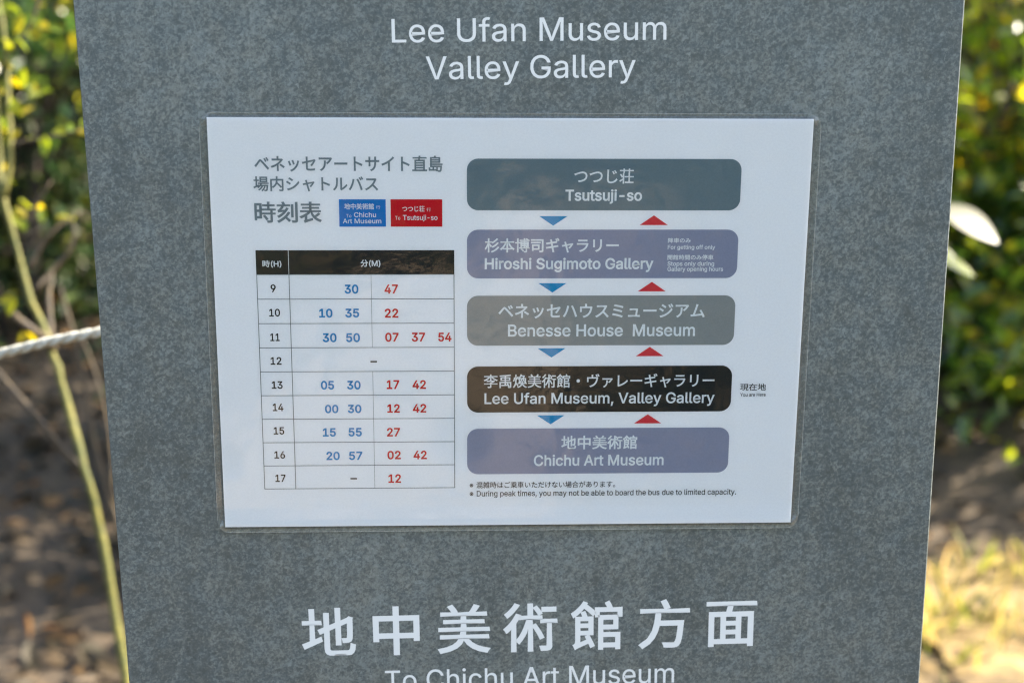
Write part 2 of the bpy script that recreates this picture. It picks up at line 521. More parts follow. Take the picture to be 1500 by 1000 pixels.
# ------------------------------------------------------------------ lettering
# outlines of the plain sans-serif letters used on the signs: advance width, then closed contours (1/1000 em)
GLYPHS = {
    '(':(273,[[89,207,101,324,132,441,177,539,236,539,191,428,161,313,151,207,160,115,188,16,236,-96,177,-96,139,-21,111,55,95,131]]),
    ')':(273,[[37,-96,86,18,113,116,122,207,112,313,82,428,37,539,97,539,142,441,173,323,184,207,178,130,161,53,134,-22,97,-96]]),
    ',':(188,[[38,-119,68,71,137,71,84,-119]]),
    '-':(453,[[337,244,337,188,114,188,114,244]]),
    '.':(188,[[95,-4,78,-1,63,9,53,24,50,41,53,59,63,73,78,83,95,87,113,83,128,73,138,59,141,41,138,24,128,9,113,-1]]),
    '0':(453,[[227,-7,174,1,130,24,95,62,69,113,53,178,48,254,53,330,69,395,95,447,130,484,174,508,227,516,279,508,323,484,358,447,384,395,400,330,405,254,400,178,384,113,359,62,323,24,279,1],[227,50,261,56,290,74,313,103,330,144,340,194,344,254,340,314,330,365,313,405,290,435,261,453,227,460,192,453,163,435,140,405,123,365,113,314,109,254,113,194,123,144,140,103,163,74,192,56]]),
    '1':(453,[[76,0,76,55,391,55,391,0],[276,509,276,0,212,0,212,448,209,448,86,358,86,427,198,509]]),
    '2':(453,[[64,0,64,47,234,229,282,282,311,327,320,371,317,397,308,419,293,436,273,449,224,460,196,457,172,447,153,433,139,413,130,390,127,362,66,362,71,405,86,442,111,473,143,496,182,511,225,516,268,511,306,497,337,474,361,445,376,411,381,372,371,318,336,259,267,180,153,60,153,57,389,57,389,0]]),
    '3':(453,[[218,-7,173,-3,133,10,98,30,70,57,52,91,44,132,109,132,115,107,126,87,144,71,165,59,219,50,275,61,297,74,315,93,325,116,329,145,326,172,316,196,299,217,275,234,242,244,201,248,157,248,157,299,288,448,288,452,70,452,70,509,372,509,372,461,211,278,211,289,264,288,308,276,344,253,371,222,387,186,393,145,387,103,370,66,344,36,309,12,266,-2]]),
    '4':(453,[[40,105,40,158,247,509,311,509,109,166,109,163,413,163,413,105],[282,0,282,121,282,146,282,318,343,318,343,0]]),
    '5':(453,[[221,-7,178,-2,140,11,108,32,83,60,66,93,60,130,122,130,127,108,138,89,173,60,221,50,250,53,276,64,298,82,314,104,324,131,328,162,324,193,314,221,297,244,275,262,248,273,218,277,167,268,128,246,67,253,96,509,366,509,366,452,151,452,134,301,136,301,178,325,229,334,263,330,294,321,321,306,345,285,364,260,379,231,388,199,391,163,385,117,369,76,343,41,309,15,268,-1]]),
    '6':(453,[[226,-7,182,-1,142,15,109,40,84,74,69,115,64,162,68,199,80,239,137,340,252,509,322,509,151,261,145,261,165,288,196,307,235,314,278,309,316,295,346,271,370,240,384,201,389,157,384,112,368,73,343,39,310,14,271,-2],[226,48,254,52,279,63,299,79,314,101,324,128,327,157,324,187,314,213,299,235,279,251,254,262,226,265,198,262,174,252,153,235,138,214,128,188,125,158,128,128,138,102,153,79,174,63,198,52]]),
    '7':(453,[[97,0,323,448,323,452,62,452,62,509,391,509,391,449,165,0]]),
    '8':(453,[[226,-7,178,-2,136,11,101,33,74,62,57,96,52,135,55,166,65,195,81,220,101,241,125,256,153,265,153,267,119,282,93,308,76,342,70,380,75,417,90,450,114,477,146,498,184,511,226,516,269,511,306,498,337,477,361,450,377,417,382,380,376,342,359,308,333,282,300,267,300,265,327,256,351,241,372,220,387,195,397,166,401,135,395,96,378,62,352,33,317,11,275,-2],[226,49,258,52,285,60,307,74,323,91,333,113,337,139,333,165,322,189,305,208,283,223,256,232,226,235,196,232,169,223,147,208,130,189,119,165,115,139,119,113,129,91,145,74,167,60,195,52],[226,290,274,300,293,313,307,330,316,351,319,376,316,399,308,420,294,437,275,449,226,460,177,449,159,437,145,420,136,399,133,376,136,351,145,330,159,313,178,300]]),
    '9':(453,[[226,516,271,510,310,494,343,468,368,434,384,393,389,347,385,309,373,270,315,168,200,0,130,0,301,248,307,248,287,221,257,202,218,195,175,199,137,214,106,237,83,269,68,307,64,352,69,397,85,436,110,469,143,494,182,510],[226,460,199,457,174,446,154,429,138,407,129,381,125,352,129,322,138,295,154,274,174,257,199,247,226,243,254,247,279,257,299,273,314,295,324,321,327,350,324,381,314,407,299,429,279,446,254,457]]),
    'A':(480,[[16,0,201,509,276,509,463,0,395,0,287,302,264,372,232,478,245,478,213,371,191,302,85,0],[110,142,110,199,370,199,370,142]]),
    'B':(456,[[60,0,60,509,241,509,289,504,329,491,359,469,381,442,394,410,398,374,395,344,387,320,356,286,315,267,315,262,339,257,363,245,385,227,402,203,414,173,418,136,413,100,400,67,377,39,344,18,301,4,247,0],[125,57,245,57,296,63,330,80,349,105,355,137,352,161,342,184,327,203,306,218,279,228,248,231,125,231],[125,285,238,285,288,296,308,309,323,326,333,348,336,372,330,403,313,429,283,446,240,452,125,452]]),
    'C':(510,[[267,-7,205,1,150,25,104,63,70,115,48,179,40,254,48,329,70,393,104,445,150,484,205,508,267,516,340,504,373,490,402,471,427,447,448,418,463,385,473,348,408,348,389,395,357,428,315,449,267,456,223,450,184,432,150,403,125,364,109,314,103,254,109,194,125,145,151,105,184,76,223,59,267,53,315,60,357,81,389,114,408,160,473,160,463,124,448,91,428,62,402,38,373,19,341,5,305,-4]]),
    'D':(502,[[219,0,96,0,96,57,215,57,272,63,318,81,354,110,379,149,394,198,399,255,394,312,379,361,354,399,320,428,275,446,221,452,93,452,93,509,225,509,294,501,353,478,399,441,433,391,455,329,462,255,455,181,433,119,398,68,351,31,291,8],[125,509,125,0,60,0,60,509]]),
    'F':(410,[[60,0,60,509,369,509,369,452,125,452,125,278,346,278,346,221,125,221,125,0]]),
    'G':(520,[[269,-7,205,1,149,25,104,64,69,116,47,179,40,254,47,329,69,393,103,445,149,484,203,508,265,516,304,513,340,504,374,489,403,469,429,445,449,416,465,384,474,349,408,349,387,393,356,427,315,448,265,456,222,450,183,432,150,404,125,364,109,314,103,254,109,194,125,145,151,105,184,76,224,59,269,53,309,57,345,71,374,93,396,123,410,160,415,202,434,199,283,199,283,256,478,256,478,200,471,141,451,91,419,50,377,19,326,0]]),
    'H':(517,[[60,0,60,509,125,509,125,289,392,289,392,509,457,509,457,0,392,0,392,232,125,232,125,0]]),
    'L':(393,[[60,0,60,509,125,509,125,57,361,57,361,0]]),
    'M':(628,[[60,0,60,509,152,509,277,187,287,159,299,123,311,84,322,49,307,49,318,83,330,121,342,158,352,187,476,509,568,509,568,0,504,0,504,291,504,327,505,369,506,413,507,457,513,457,498,409,482,363,467,322,456,291,342,0,286,0,170,291,159,321,145,361,129,408,112,457,119,457,120,416,121,372,122,328,122,291,122,0]]),
    'S':(447,[[224,-9,172,-4,128,9,91,31,64,60,46,96,38,137,104,137,110,110,123,88,142,71,166,59,224,49,257,52,286,60,311,74,329,92,341,114,346,139,342,161,332,179,296,205,245,222,184,239,128,260,86,289,60,326,52,372,58,413,75,448,102,476,138,498,180,511,227,516,275,511,316,498,351,476,377,449,394,415,401,378,337,378,326,412,302,437,267,453,225,459,194,456,167,448,145,435,129,418,118,398,115,376,119,352,131,334,169,308,212,293,264,279,312,264,359,238,395,198,405,171,408,139,403,99,386,64,360,34,323,11,278,-4]]),
    'T':(449,[[32,452,32,509,417,509,417,452,257,452,257,0,193,0,193,452]]),
    'U':(517,[[259,-8,203,-2,154,15,114,43,85,80,66,124,60,173,60,509,124,509,124,178,128,144,141,113,160,87,187,68,220,56,259,52,298,56,331,68,357,87,377,113,389,144,393,178,393,509,457,509,457,173,451,124,433,80,403,43,363,15,315,-2]]),
    'V':(480,[[204,0,16,509,84,509,192,206,215,137,248,31,235,31,267,138,290,206,395,509,463,509,278,0]]),
    'Y':(472,[[203,0,203,208,16,509,91,509,192,344,222,292,250,230,224,230,251,293,280,344,381,509,455,509,268,208,268,0]]),
    'a':(389,[[160,-9,126,-5,94,5,68,22,48,45,35,73,30,108,34,138,43,161,58,179,78,193,125,211,178,220,234,227,265,235,273,243,276,255,276,257,267,297,240,322,196,331,149,322,118,301,100,274,41,291,57,322,79,346,104,364,133,375,194,384,239,379,286,360,306,343,322,320,333,290,337,251,337,0,277,0,277,52,272,52,252,25,215,1],[170,45,202,49,228,59,248,74,263,93,272,115,276,138,276,190,259,182,231,176,200,171,175,168,134,159,103,139,95,124,92,105,102,72,130,52]]),
    'b':(424,[[229,-8,198,-5,172,4,138,31,118,59,112,59,112,0,53,0,53,509,114,509,114,319,118,319,137,346,171,373,197,381,229,384,274,378,313,361,345,332,370,293,385,245,390,189,385,133,370,84,346,45,313,16,274,-2],[220,47,253,51,279,66,301,88,316,117,325,151,328,189,325,227,316,261,301,290,280,311,253,325,220,330,188,325,161,312,140,291,125,263,116,229,113,189,116,150,125,115,140,86,162,65,188,51]]),
    'c':(396,[[207,-8,159,-2,117,16,82,46,56,85,40,133,34,187,40,243,56,291,82,330,117,360,159,378,207,384,260,377,305,356,340,322,362,277,303,262,290,289,270,311,242,325,207,330,173,325,145,310,124,287,108,258,99,224,96,187,99,151,108,117,124,89,145,66,173,51,207,46,243,52,271,66,292,89,304,117,363,102,341,56,306,21,261,-1]]),
    'd':(424,[[195,-8,151,-2,111,16,79,45,55,84,39,133,34,189,39,245,55,293,79,332,112,361,151,378,196,384,228,381,253,373,287,346,306,319,311,319,311,509,372,509,372,0,313,0,313,59,307,59,287,31,252,4,227,-5],[205,47,236,51,263,65,284,86,299,115,309,150,312,189,309,229,300,263,284,291,263,312,237,325,205,330,172,325,145,311,124,290,108,261,99,227,96,189,99,151,109,117,124,88,145,66,172,51]]),
    'e':(404,[[212,-8,161,-2,117,16,82,46,56,85,40,132,34,187,39,242,55,290,81,329,115,359,157,378,205,384,266,374,294,361,319,341,341,315,357,282,368,242,371,194,371,169,75,169,75,221,338,221,310,202,307,237,298,269,283,294,263,314,237,326,205,330,173,326,146,313,125,294,109,270,99,241,96,211,96,178,100,139,110,106,128,80,151,61,179,50,212,46,254,53,285,73,306,105,365,91,353,63,335,39,311,19,283,4,249,-5]]),
    'f':(254,[[228,379,228,327,6,327,6,379],[81,0,81,432,84,461,96,486,113,505,135,519,187,530,222,527,243,521,227,468,215,472,195,474,171,470,154,460,145,443,142,419,142,0]]),
    'g':(425,[[207,-151,168,-148,134,-140,82,-110,51,-69,101,-41,122,-66,154,-88,207,-97,249,-92,282,-75,304,-47,311,-6,311,68,306,68,287,41,252,16,227,8,195,5,152,10,113,27,80,53,55,90,39,136,34,191,39,246,55,293,80,332,112,361,152,378,196,384,228,382,253,373,288,346,308,319,313,319,313,379,372,379,372,-9,367,-54,350,-90,324,-117,291,-136,251,-147],[205,59,237,63,264,75,285,95,300,121,309,154,312,193,309,231,300,264,285,291,264,312,237,325,205,330,172,325,145,312,124,290,109,262,99,229,96,193,99,155,109,123,124,96,145,76,172,63]]),
    'h':(410,[[114,227,114,0,53,0,53,509,114,509,114,287,102,287,124,332,152,362,187,379,227,384,264,380,295,369,321,349,341,321,353,285,357,240,357,0,296,0,296,235,290,275,273,304,246,323,210,329,184,326,161,317,141,303,126,283,117,257]]),
    'i':(167,[[53,0,53,379,114,379,114,0],[84,443,67,446,54,455,44,468,41,483,44,499,54,512,67,521,84,524,100,521,114,512,123,499,126,483,123,468,114,455,100,446]]),
    'j':(167,[[53,379,114,379,114,-30,111,-63,102,-90,86,-113,65,-129,37,-139,4,-143,-10,-143,-10,-87,2,-87,25,-83,40,-72,50,-54,53,-29],[83,443,67,446,53,455,44,468,41,483,44,499,53,512,67,521,83,524,100,521,114,512,123,499,126,483,123,468,114,455,100,446]]),
    'k':(381,[[110,137,110,212,121,212,284,379,360,379,184,199,177,199],[53,0,53,509,114,509,114,0],[294,0,148,186,191,229,372,0]]),
    'l':(189,[[139,-2,101,3,74,20,58,47,53,84,53,509,114,509,114,99,120,62,130,54,146,52,160,53,170,54,181,3,162,-1]]),
    'm':(610,[[53,0,53,379,112,379,112,295,108,295,118,323,132,346,172,376,219,386,257,380,287,361,309,331,321,295,312,295,322,321,337,343,381,375,437,386,468,383,497,372,522,354,541,328,553,296,557,255,557,0,496,0,496,254,490,289,473,313,447,326,419,330,395,328,374,320,345,290,335,247,335,0,274,0,274,260,269,288,253,311,229,326,199,330,158,320,140,307,126,289,117,266,114,238,114,0]]),
    'n':(410,[[114,227,114,0,53,0,53,379,112,379,112,287,102,287,124,332,152,362,187,379,227,384,264,380,295,369,321,349,341,321,353,285,357,240,357,0,296,0,296,235,290,275,273,304,246,323,210,329,184,326,161,317,141,303,126,283,117,257]]),
    'o':(415,[[207,-8,159,-2,117,16,82,46,56,85,40,133,34,187,40,243,56,291,82,330,117,360,159,378,207,384,256,378,299,360,333,330,359,291,376,243,381,187,376,133,359,85,333,46,299,16,256,-2],[207,46,242,51,270,66,292,89,307,117,316,151,319,187,316,224,307,258,292,287,270,310,242,325,207,330,173,325,145,310,124,287,108,258,99,224,96,187,99,151,108,117,124,89,145,66,173,51]]),
    'p':(424,[[53,-143,53,379,112,379,112,319,118,319,137,346,171,373,197,381,229,384,274,378,313,361,345,332,370,293,385,245,390,189,385,133,370,84,346,45,313,16,274,-2,229,-8,198,-5,173,4,138,31,118,59,114,59,114,-143],[220,47,253,51,279,66,301,88,316,117,325,151,328,189,325,227,316,261,301,290,280,311,253,325,220,330,188,325,161,312,140,291,125,263,116,229,113,189,116,150,125,115,140,86,162,65,188,51]]),
    'r':(259,[[53,0,53,379,112,379,112,321,115,321,130,347,152,367,181,380,213,385,229,384,243,384,243,322,230,324,207,326,182,323,159,315,140,301,126,284,117,262,114,237,114,0]]),
    's':(365,[[182,-8,145,-5,112,3,84,18,62,38,45,63,36,94,94,107,105,79,124,60,150,49,181,45,217,50,244,62,262,81,268,103,265,121,254,136,237,147,212,155,149,170,104,186,72,208,53,237,47,274,51,305,65,332,87,354,115,370,149,381,187,384,223,381,254,372,279,358,299,339,324,290,268,277,258,298,243,316,219,328,187,333,156,329,131,317,114,299,109,277,112,258,124,243,172,223,229,209,275,194,306,171,325,142,331,107,326,75,312,47,290,24,260,6,223,-5]]),
    't':(227,[[204,379,204,327,6,327,6,379],[65,471,126,471,126,98,128,76,136,61,150,53,170,50,185,51,202,54,213,2,192,-3,168,-4,125,2,92,21,72,52,65,93]]),
    'u':(410,[[182,-5,146,-1,115,11,89,31,69,59,57,95,53,139,53,379,114,379,114,144,119,105,137,75,164,56,200,50,226,53,249,62,268,77,283,97,293,122,296,153,296,379,357,379,357,0,298,0,298,92,307,92,286,47,257,17,222,0]]),
    'y':(389,[[47,-139,61,-86,71,-87,104,-89,130,-74,151,-36,163,-1,17,379,84,379,165,155,187,87,206,21,184,21,202,87,224,155,305,379,371,379,204,-58,177,-107,139,-136,91,-145,65,-143]]),
    '–':(350,[[350,244,350,188,0,188,0,244]])}
LATIN = 1 / 0.695
_cache = {}


def loop_area(p):
    return 0.5 * sum(p[i - 1][0] * p[i][1] - p[i][0] * p[i - 1][1] for i in range(len(p)))


def inside(pt, poly):
    c = False
    for i in range(len(poly)):
        (x0, y0), (x1, y1) = poly[i - 1], poly[i]
        if (y0 > pt[1]) != (y1 > pt[1]) and pt[0] < (x1 - x0) * (pt[1] - y0) / (y1 - y0) + x0:
            c = not c
    return c


def glyph(ch):
    """Vertices, faces, outline edges and advance of one character, 1 unit = 1 em."""
    if ch in _cache:
        return _cache[ch]
    if ch == ' ':
        r = (np.zeros((0, 3)), [], np.zeros((0, 2)), 0.27)
    else:
        if ch in GLYPHS:
            adv, flat = GLYPHS[ch]
            adv *= LATIN / 1000
            loops = [[(c[k] * LATIN / 1000, c[k + 1] * LATIN / 1000) for k in range(0, len(c), 2)] for c in flat]
            big = max(loops, key=lambda p: abs(loop_area(p)))
            sg = loop_area(big) > 0
            outers = [p for p in loops if (loop_area(p) > 0) == sg]
            holes = [p for p in loops if (loop_area(p) > 0) != sg]
            V, F = [], []
            for i, o in enumerate(outers):
                grp = [o] + [h for h in holes if inside(h[0], o)]
                b = len(V)
                tri = tessellate_polygon([[Vector((x, y, 0)) for x, y in p] for p in grp])
                F += [tuple(b + k for k in t) for t in tri]
                for p in grp:
                    V += [(x, y, i) for x, y in p]
        else:
            adv = 1.0
            cu = bpy.data.curves.new("lettering", 'FONT')
            cu.body = ch
            cu.size = 1.0
            cu.resolution_u = 4
            o = bpy.data.objects.new("lettering", cu)
            COL.objects.link(o)
            me = bpy.data.meshes.new_from_object(o.evaluated_get(bpy.context.evaluated_depsgraph_get()))
            bpy.data.objects.remove(o)
            bpy.data.curves.remove(cu)
            key, V, ix = {}, [], []
            for v in me.vertices:                              # weld
                k = (round(v.co.x, 4), round(v.co.y, 4))
                if k not in key:
                    key[k] = len(V)
                    V.append((v.co.x, v.co.y, 0))
                ix.append(key[k])
            F = []
            for p in me.polygons:
                q = []
                for k in p.vertices:
                    if ix[k] not in q:
                        q.append(ix[k])
                if len(q) > 2:
                    F.append(tuple(q))
            bpy.data.meshes.remove(me)
        F = [q if loop_area([V[k][:2] for k in q]) > 0 else q[::-1] for q in F]
        edges = {}
        for q in F:
            for i in range(len(q)):
                edges[(q[i - 1], q[i])] = edges.get((q[i - 1], q[i]), 0) + 1
        V = np.array(V, float)
        nsum = [[] for _ in V]
        for (p, q) in edges:
            if (q, p) not in edges:
                d = V[q][:2] - V[p][:2]
                L = np.hypot(*d)
                if L > 1e-6:
                    for k in (p, q):
                        nsum[k].append(np.array([d[1], -d[0]]) / L)
        M = np.zeros((len(V), 2))
        for k, ns in enumerate(nsum):
            if ns:
                m = sum(ns)
                L = np.hypot(*m)
                if L > 0.2:
                    m = m / L
                    M[k] = m * min(1.5, 1 / max(0.3, float(np.dot(m, ns[0]))))
        r = (V, F, M, adv)
    _cache[ch] = r
    return r


def letters(name, items, mat, parent, z, bold):
    """items: (text, x0, x1, y0, y1[, weight[, tracking]]) in millimetres: each line's own ink box on its surface.
    weight: how far the strokes are thickened, as a share of the line's height; tracking: extra space in em."""
    mb = MB()
    for it in items:
        body, x0, x1, y0, y1 = it[:5]
        bw = (it[5] if len(it) > 5 else bold) * (y1 - y0)
        tr = it[6] if len(it) > 6 else 0.0
        V, F, M, pen = [], [], [], 0.0
        for ch in body:
            v, f, m, adv = glyph(ch)
            b = sum(len(q) for q in V)
            V.append(v + np.array([pen, 0, 0]))
            M.append(m)
            F += [tuple(b + k for k in q) for q in f]
            pen += adv + tr
        v, m = np.concatenate(V), np.concatenate(M)
        lo, hi = v.min(0), v.max(0)
        w = (v - lo)[:, :2] / (hi - lo)[:2]
        P = np.stack([x0 + bw + (x1 - x0 - 2 * bw) * w[:, 0], y0 + bw + (y1 - y0 - 2 * bw) * w[:, 1]], 1) + m * bw
        mb.add([(x / 1000, y / 1000, z + 5e-6 * k) for (x, y), k in zip(P, v[:, 2])], F)
    return link(name, mb.mesh(name), mat, parent)


def each(name, items, mat, parent, z, bold):
    for it in items:
        letters(name, [it], mat, parent, z, bold)


face = Matrix(((1, 0, 0, 0), (0, 0, -1, 0), (0, 1, 0, PZ), (0, 0, 0, 1)))     # local x right, y up, z out of the panel


def panel_letters(item, bold):
    o = letters("lettering", [item], VINYL, sign, 0.00006, bold)
    o.matrix_local = face
    return o


panel_letters(("Lee Ufan Museum", -56.27, 76.45, 142.2, 153.9), 0.004)
panel_letters(("Valley Gallery", -40.23, 61.66, 121.6, 135.8), 0.003)
panel_letters(("地中美術館方面", -113.3, 130.7, -179.2, -150.6, 0.017, 0.215), 0.03)
panel_letters(("To Chichu Art Museum", -69.83, 86.76, -199.8, -187.8), 0.004)

# ------------------------------------------------------------------ laminated timetable
poster = empty("timetable_poster")
A = 0.0154
ux, uy = Vector((math.cos(A), 0, -math.sin(A))), Vector((math.sin(A), 0, math.cos(A)))
mw = Matrix((ux, uy, Vector((0, -1, 0)))).transposed().to_4x4()
mw.translation = (0, 0, PZ)
poster.matrix_world = mw
tag(poster, "white laminated bus timetable sheet with blue and red times fixed on the steel sign", "timetable poster")


def round_rect(x0, x1, y0, y1, r, n=10):
    pts = []
    for cx, cy, a0 in ((x1 - r, y1 - r, 0), (x0 + r, y1 - r, 90), (x0 + r, y0 + r, 180), (x1 - r, y0 + r, 270)):
        for k in range(n + 1):
            a = math.radians(a0 + 90 * k / n)
            pts.append((cx + r * math.cos(a), cy + r * math.sin(a)))
    return pts


def plate(name, outline_mm, z, mat, parent, thick=0.0):
    mb = MB()
    n = len(outline_mm)
    top = [(x / 1000, y / 1000, z) for x, y in outline_mm]
    if thick:
        bot = [(x / 1000, y / 1000, z - thick) for x, y in outline_mm]
        mb.add(top + bot, [tuple(range(n)), tuple(range(2 * n - 1, n - 1, -1))] + [(n + i, n + (i + 1) % n, (i + 1) % n, i) for i in range(n)])
    else:
        mb.add(top, [tuple(range(n))])
    return link(name, mb.mesh(name), mat, parent)


def rect(x0, x1, y0, y1):
    return [(x0, y0), (x1, y0), (x1, y1), (x0, y1)]


ZP = 0.0010
plate("paper_sheet", rect(-148.5, 148.5, -105.75, 105.75), ZP, PAPER, poster, 0.0001)
Z1, Z2 = ZP + 0.00012, ZP + 0.00024
letters("title_lettering", [("ベネッセアートサイト直島", -126.34, -34.4, 79.4, 87.4), ("場内シャトルバス", -127.2, -66.18, 69.7, 77.2),
                            ("時刻表", -127.2, -94.2, 54.1, 64.7, 0.022)], TITLE_INK, poster, Z1, 0.018)


def badge(ink_mat, r, items, small):
    b = plate("destination_badge", rect(*r), Z1, ink_mat, poster)
    letters("lettering", items, WHITE_INK, b, Z2, 0.014)
    return b


badge(BOXBLUE_INK, (-85.6, -62.6, 52.2, 65.85),
      [("地中美術館", -83.06, -68.4, 60.85, 63.85), ("行", -67.4, -65.35, 61.1, 62.85, 0.0), ("To", -82.15, -79.6, 56.85, 58.45, 0.0),
       ("Chichu", -78.25, -67.45, 56.95, 59.45), ("Art Museum", -83.85, -64.9, 53.85, 56.2)], None)["label"] = "blue badge"
badge(RED_INK, (-60.2, -34.7, 52.2, 65.85),
      [("つつじ荘", -54.45, -43.45, 59.7, 62.65), ("行", -42.45, -40.4, 59.85, 61.65, 0.0), ("To", -58.0, -55.5, 55.65, 57.5, 0.0),
       ("Tsutsuji-so", -54.2, -37.05, 54.9, 58.1)], None)["label"] = "red badge"

# timetable grid: thin printed rules, header band and numerals
rows = [40.4, 28.1] + [28.1 - 12.55 * k for k in range(1, 10)]
CX = (-127.25, -111.25, -70.45, -29.0)
grid = MB()


def rule(x0, x1, y0, y1):
    grid.add([(x / 1000, y / 1000, Z1) for x, y in rect(x0, x1, y0, y1)], [(0, 1, 2, 3)])


LW = 0.16
for y in rows[1:]:
    rule(CX[0] - LW, CX[3] + LW, y - LW, y + LW)
tops = rows[1:]
for i in range(len(tops) - 1):
    y1, y0 = tops[i] - LW, tops[i + 1] + LW
    for c, x in enumerate(CX):
        if c == 2 and i == 3:
            continue
        w = LW * (0.55 if c == 2 else 1.0)
        rule(x - w, x + w, y0, y1)
table = link("timetable_grid", grid.mesh("timetable_grid"), LINE_INK, poster)
head = plate("header_band", rect(CX[0] - LW, CX[3] + LW, rows[1] + LW, rows[0]), Z1, BLACK_INK, table)
each("header_lettering", [("時(H)", -124.2, -114.8, 31.65, 35.35), ("分(M)", -75.5, -65.7, 31.8, 35.6)], WHITE_INK, table, Z2, 0.024)
plate("header_rule", rect(CX[1] - 0.13, CX[1] + 0.13, rows[1] + LW, rows[0]), Z2, WHITE_INK, table)
each("hour_numeral", [("9", -120.62, -118.01, 19.15, 23.1), ("10", -121.77, -116.31, 6.65, 10.65), ("11", -121.63, -116.94, -6.05, -2.04),
                          ("12", -121.92, -116.42, -18.37, -14.36), ("13", -121.78, -116.25, -31.05, -27.05), ("14", -121.66, -116.25, -42.85, -38.85),
                          ("15", -121.64, -116.24, -55.4, -51.4), ("16", -121.73, -116.2, -68.37, -64.37), ("17", -121.63, -116.37, -81.03, -77.03)],
        BLACK_INK, table, Z1, 0.028)
each("dash_mark", [("–", -71.54, -68.22, -17.35, -16.55), ("–", -82.96, -79.57, -79.95, -79.15)], BLACK_INK, table, Z1, 0.0)
each("departure_time",
        [('30', -83.78, -76.85, 18.3, 23.0), ('10', -96.82, -90.08, 6.0, 10.65), ('35', -83.71, -76.72, 6.0, 10.65), ('30', -95.33, -88.35, -6.75, -2.0),
         ('50', -83.57, -76.59, -6.75, -2.0), ('05', -96.91, -90.19, -31.6, -26.9), ('30', -83.6, -76.73, -31.6, -26.9), ('00', -95.15, -88.29, -44.15, -39.6),
         ('30', -83.49, -76.59, -44.15, -39.6), ('15', -96.62, -89.88, -56.7, -52.1), ('55', -83.4, -76.61, -56.7, -52.05), ('20', -95.05, -88.17, -69.4, -64.75),
         ('57', -83.43, -76.54, -69.4, -64.8)], BLUE_INK, table, Z1, 0.042)
each("departure_time",
        [('47', -63.87, -57.13, 18.3, 23.0), ('22', -63.92, -57.09, 5.9, 10.6), ('07', -63.87, -57.11, -6.6, -1.85), ('37', -50.49, -43.72, -6.6, -1.85),
         ('54', -37.08, -30.37, -6.6, -1.9), ('17', -63.52, -57.08, -31.45, -26.7), ('42', -50.37, -43.47, -31.45, -26.75), ('12', -63.39, -57.0, -44.05, -39.45),
         ('42', -50.36, -43.43, -44.05, -39.4), ('27', -63.72, -57.02, -56.8, -52.1), ('02', -63.69, -56.79, -69.2, -64.5), ('42', -50.23, -43.39, -69.2, -64.5),
         ('12', -63.39, -56.81, -82.0, -77.25)], RED_INK, table, Z1, 0.040)

# route boxes
BX0, BX1 = -22.5, 113.7


def route_box(y0, y1, mat, items, label):
    b = plate("route_box", round_rect(BX0, BX1, y0, y1, 5.6), Z1, mat, poster)
    letters("lettering", items, WHITE_INK, b, Z2, 0.02)
    b["label"] = label


route_box(60.4, 86.0, SLATE_INK, [("つつじ荘", 30.6, 60.1, 73.7, 81.2, .014), ("Tsutsuji-so", 26.3, 64.5, 63.7, 70.9, .028)], "dark slate box, topmost")
route_box(26.0, 50.7, VIOLET_INK, [('杉本博司ギャラリー', -13.62, 53.49, 39.1, 46.5), ('Hiroshi Sugimoto Gallery', -13.61, 71.22, 29.1, 36.5, .026),
                                   ('降車のみ', 78.2, 89.71, 44.0, 46.5), ('For getting off only', 78.18, 102.14, 40.2, 43.0),
                                   ('開館時間のみ停車', 78.21, 101.45, 35.35, 38.0), ('Stops only during', 78.32, 102.0, 31.7, 34.6),
                                   ('Gallery opening hours', 78.4, 106.64, 28.95, 31.85)], "violet grey box with small notes")
route_box(-8.8, 17.1, GREY_INK, [('ベネッセハウスミュージアム', -6.66, 98.22, 5.35, 12.9), ('Benesse House  Museum', -1.76, 93.58, -4.15, 2.25, .026)], "mid grey box")
route_box(-44.2, -19.7, BLACK_INK, [('李禹煥美術館・ヴァレーギャラリー', -13.98, 104.68, -31.2, -23.8, .014),
                                    ('Lee Ufan Museum, Valley Gallery', -13.62, 105.1, -41.2, -33.6, .018)], "black box of the present stop")
route_box(-77.6, -52.9, VIOLET_INK, [('地中美術館', 26.22, 65.69, -64.35, -56.85), ('Chichu Art Museum', 12.07, 79.78, -73.35, -67.15, .026)], "violet grey box, lowest")
for yb in (57.5, 23.5, -10.3, -45.9):
    plate("direction_arrow", [(13.4, yb), (20.5, yb - 4.8), (27.6, yb)], Z1, SKYBLUE_INK, poster)["label"] = "blue arrow pointing down"
for yb in (53.0, 19.2, -14.6, -50.5):
    plate("direction_arrow", [(63.7, yb), (77.9, yb), (70.75, yb + 4.9)], Z1, PALE_RED, poster)["label"] = "red arrow pointing up"
letters("location_lettering", [('現在地', 118.16, 131.59, -33.15, -29.4), ('You are Here', 118.34, 131.65, -36.3, -34.4)], BLACK_INK, poster, Z1, 0.012)
letters("footnote_lettering", [('※混雑時はご乗車いただけない場合があります。', -21.29, 54.79, -85.35, -81.8),
                               ('※During peak times, you may not be able to board the bus due to limited capacity.', -21.29, 118.69, -90.7, -86.65)],
        BLACK_INK, poster, Z1, 0.010)


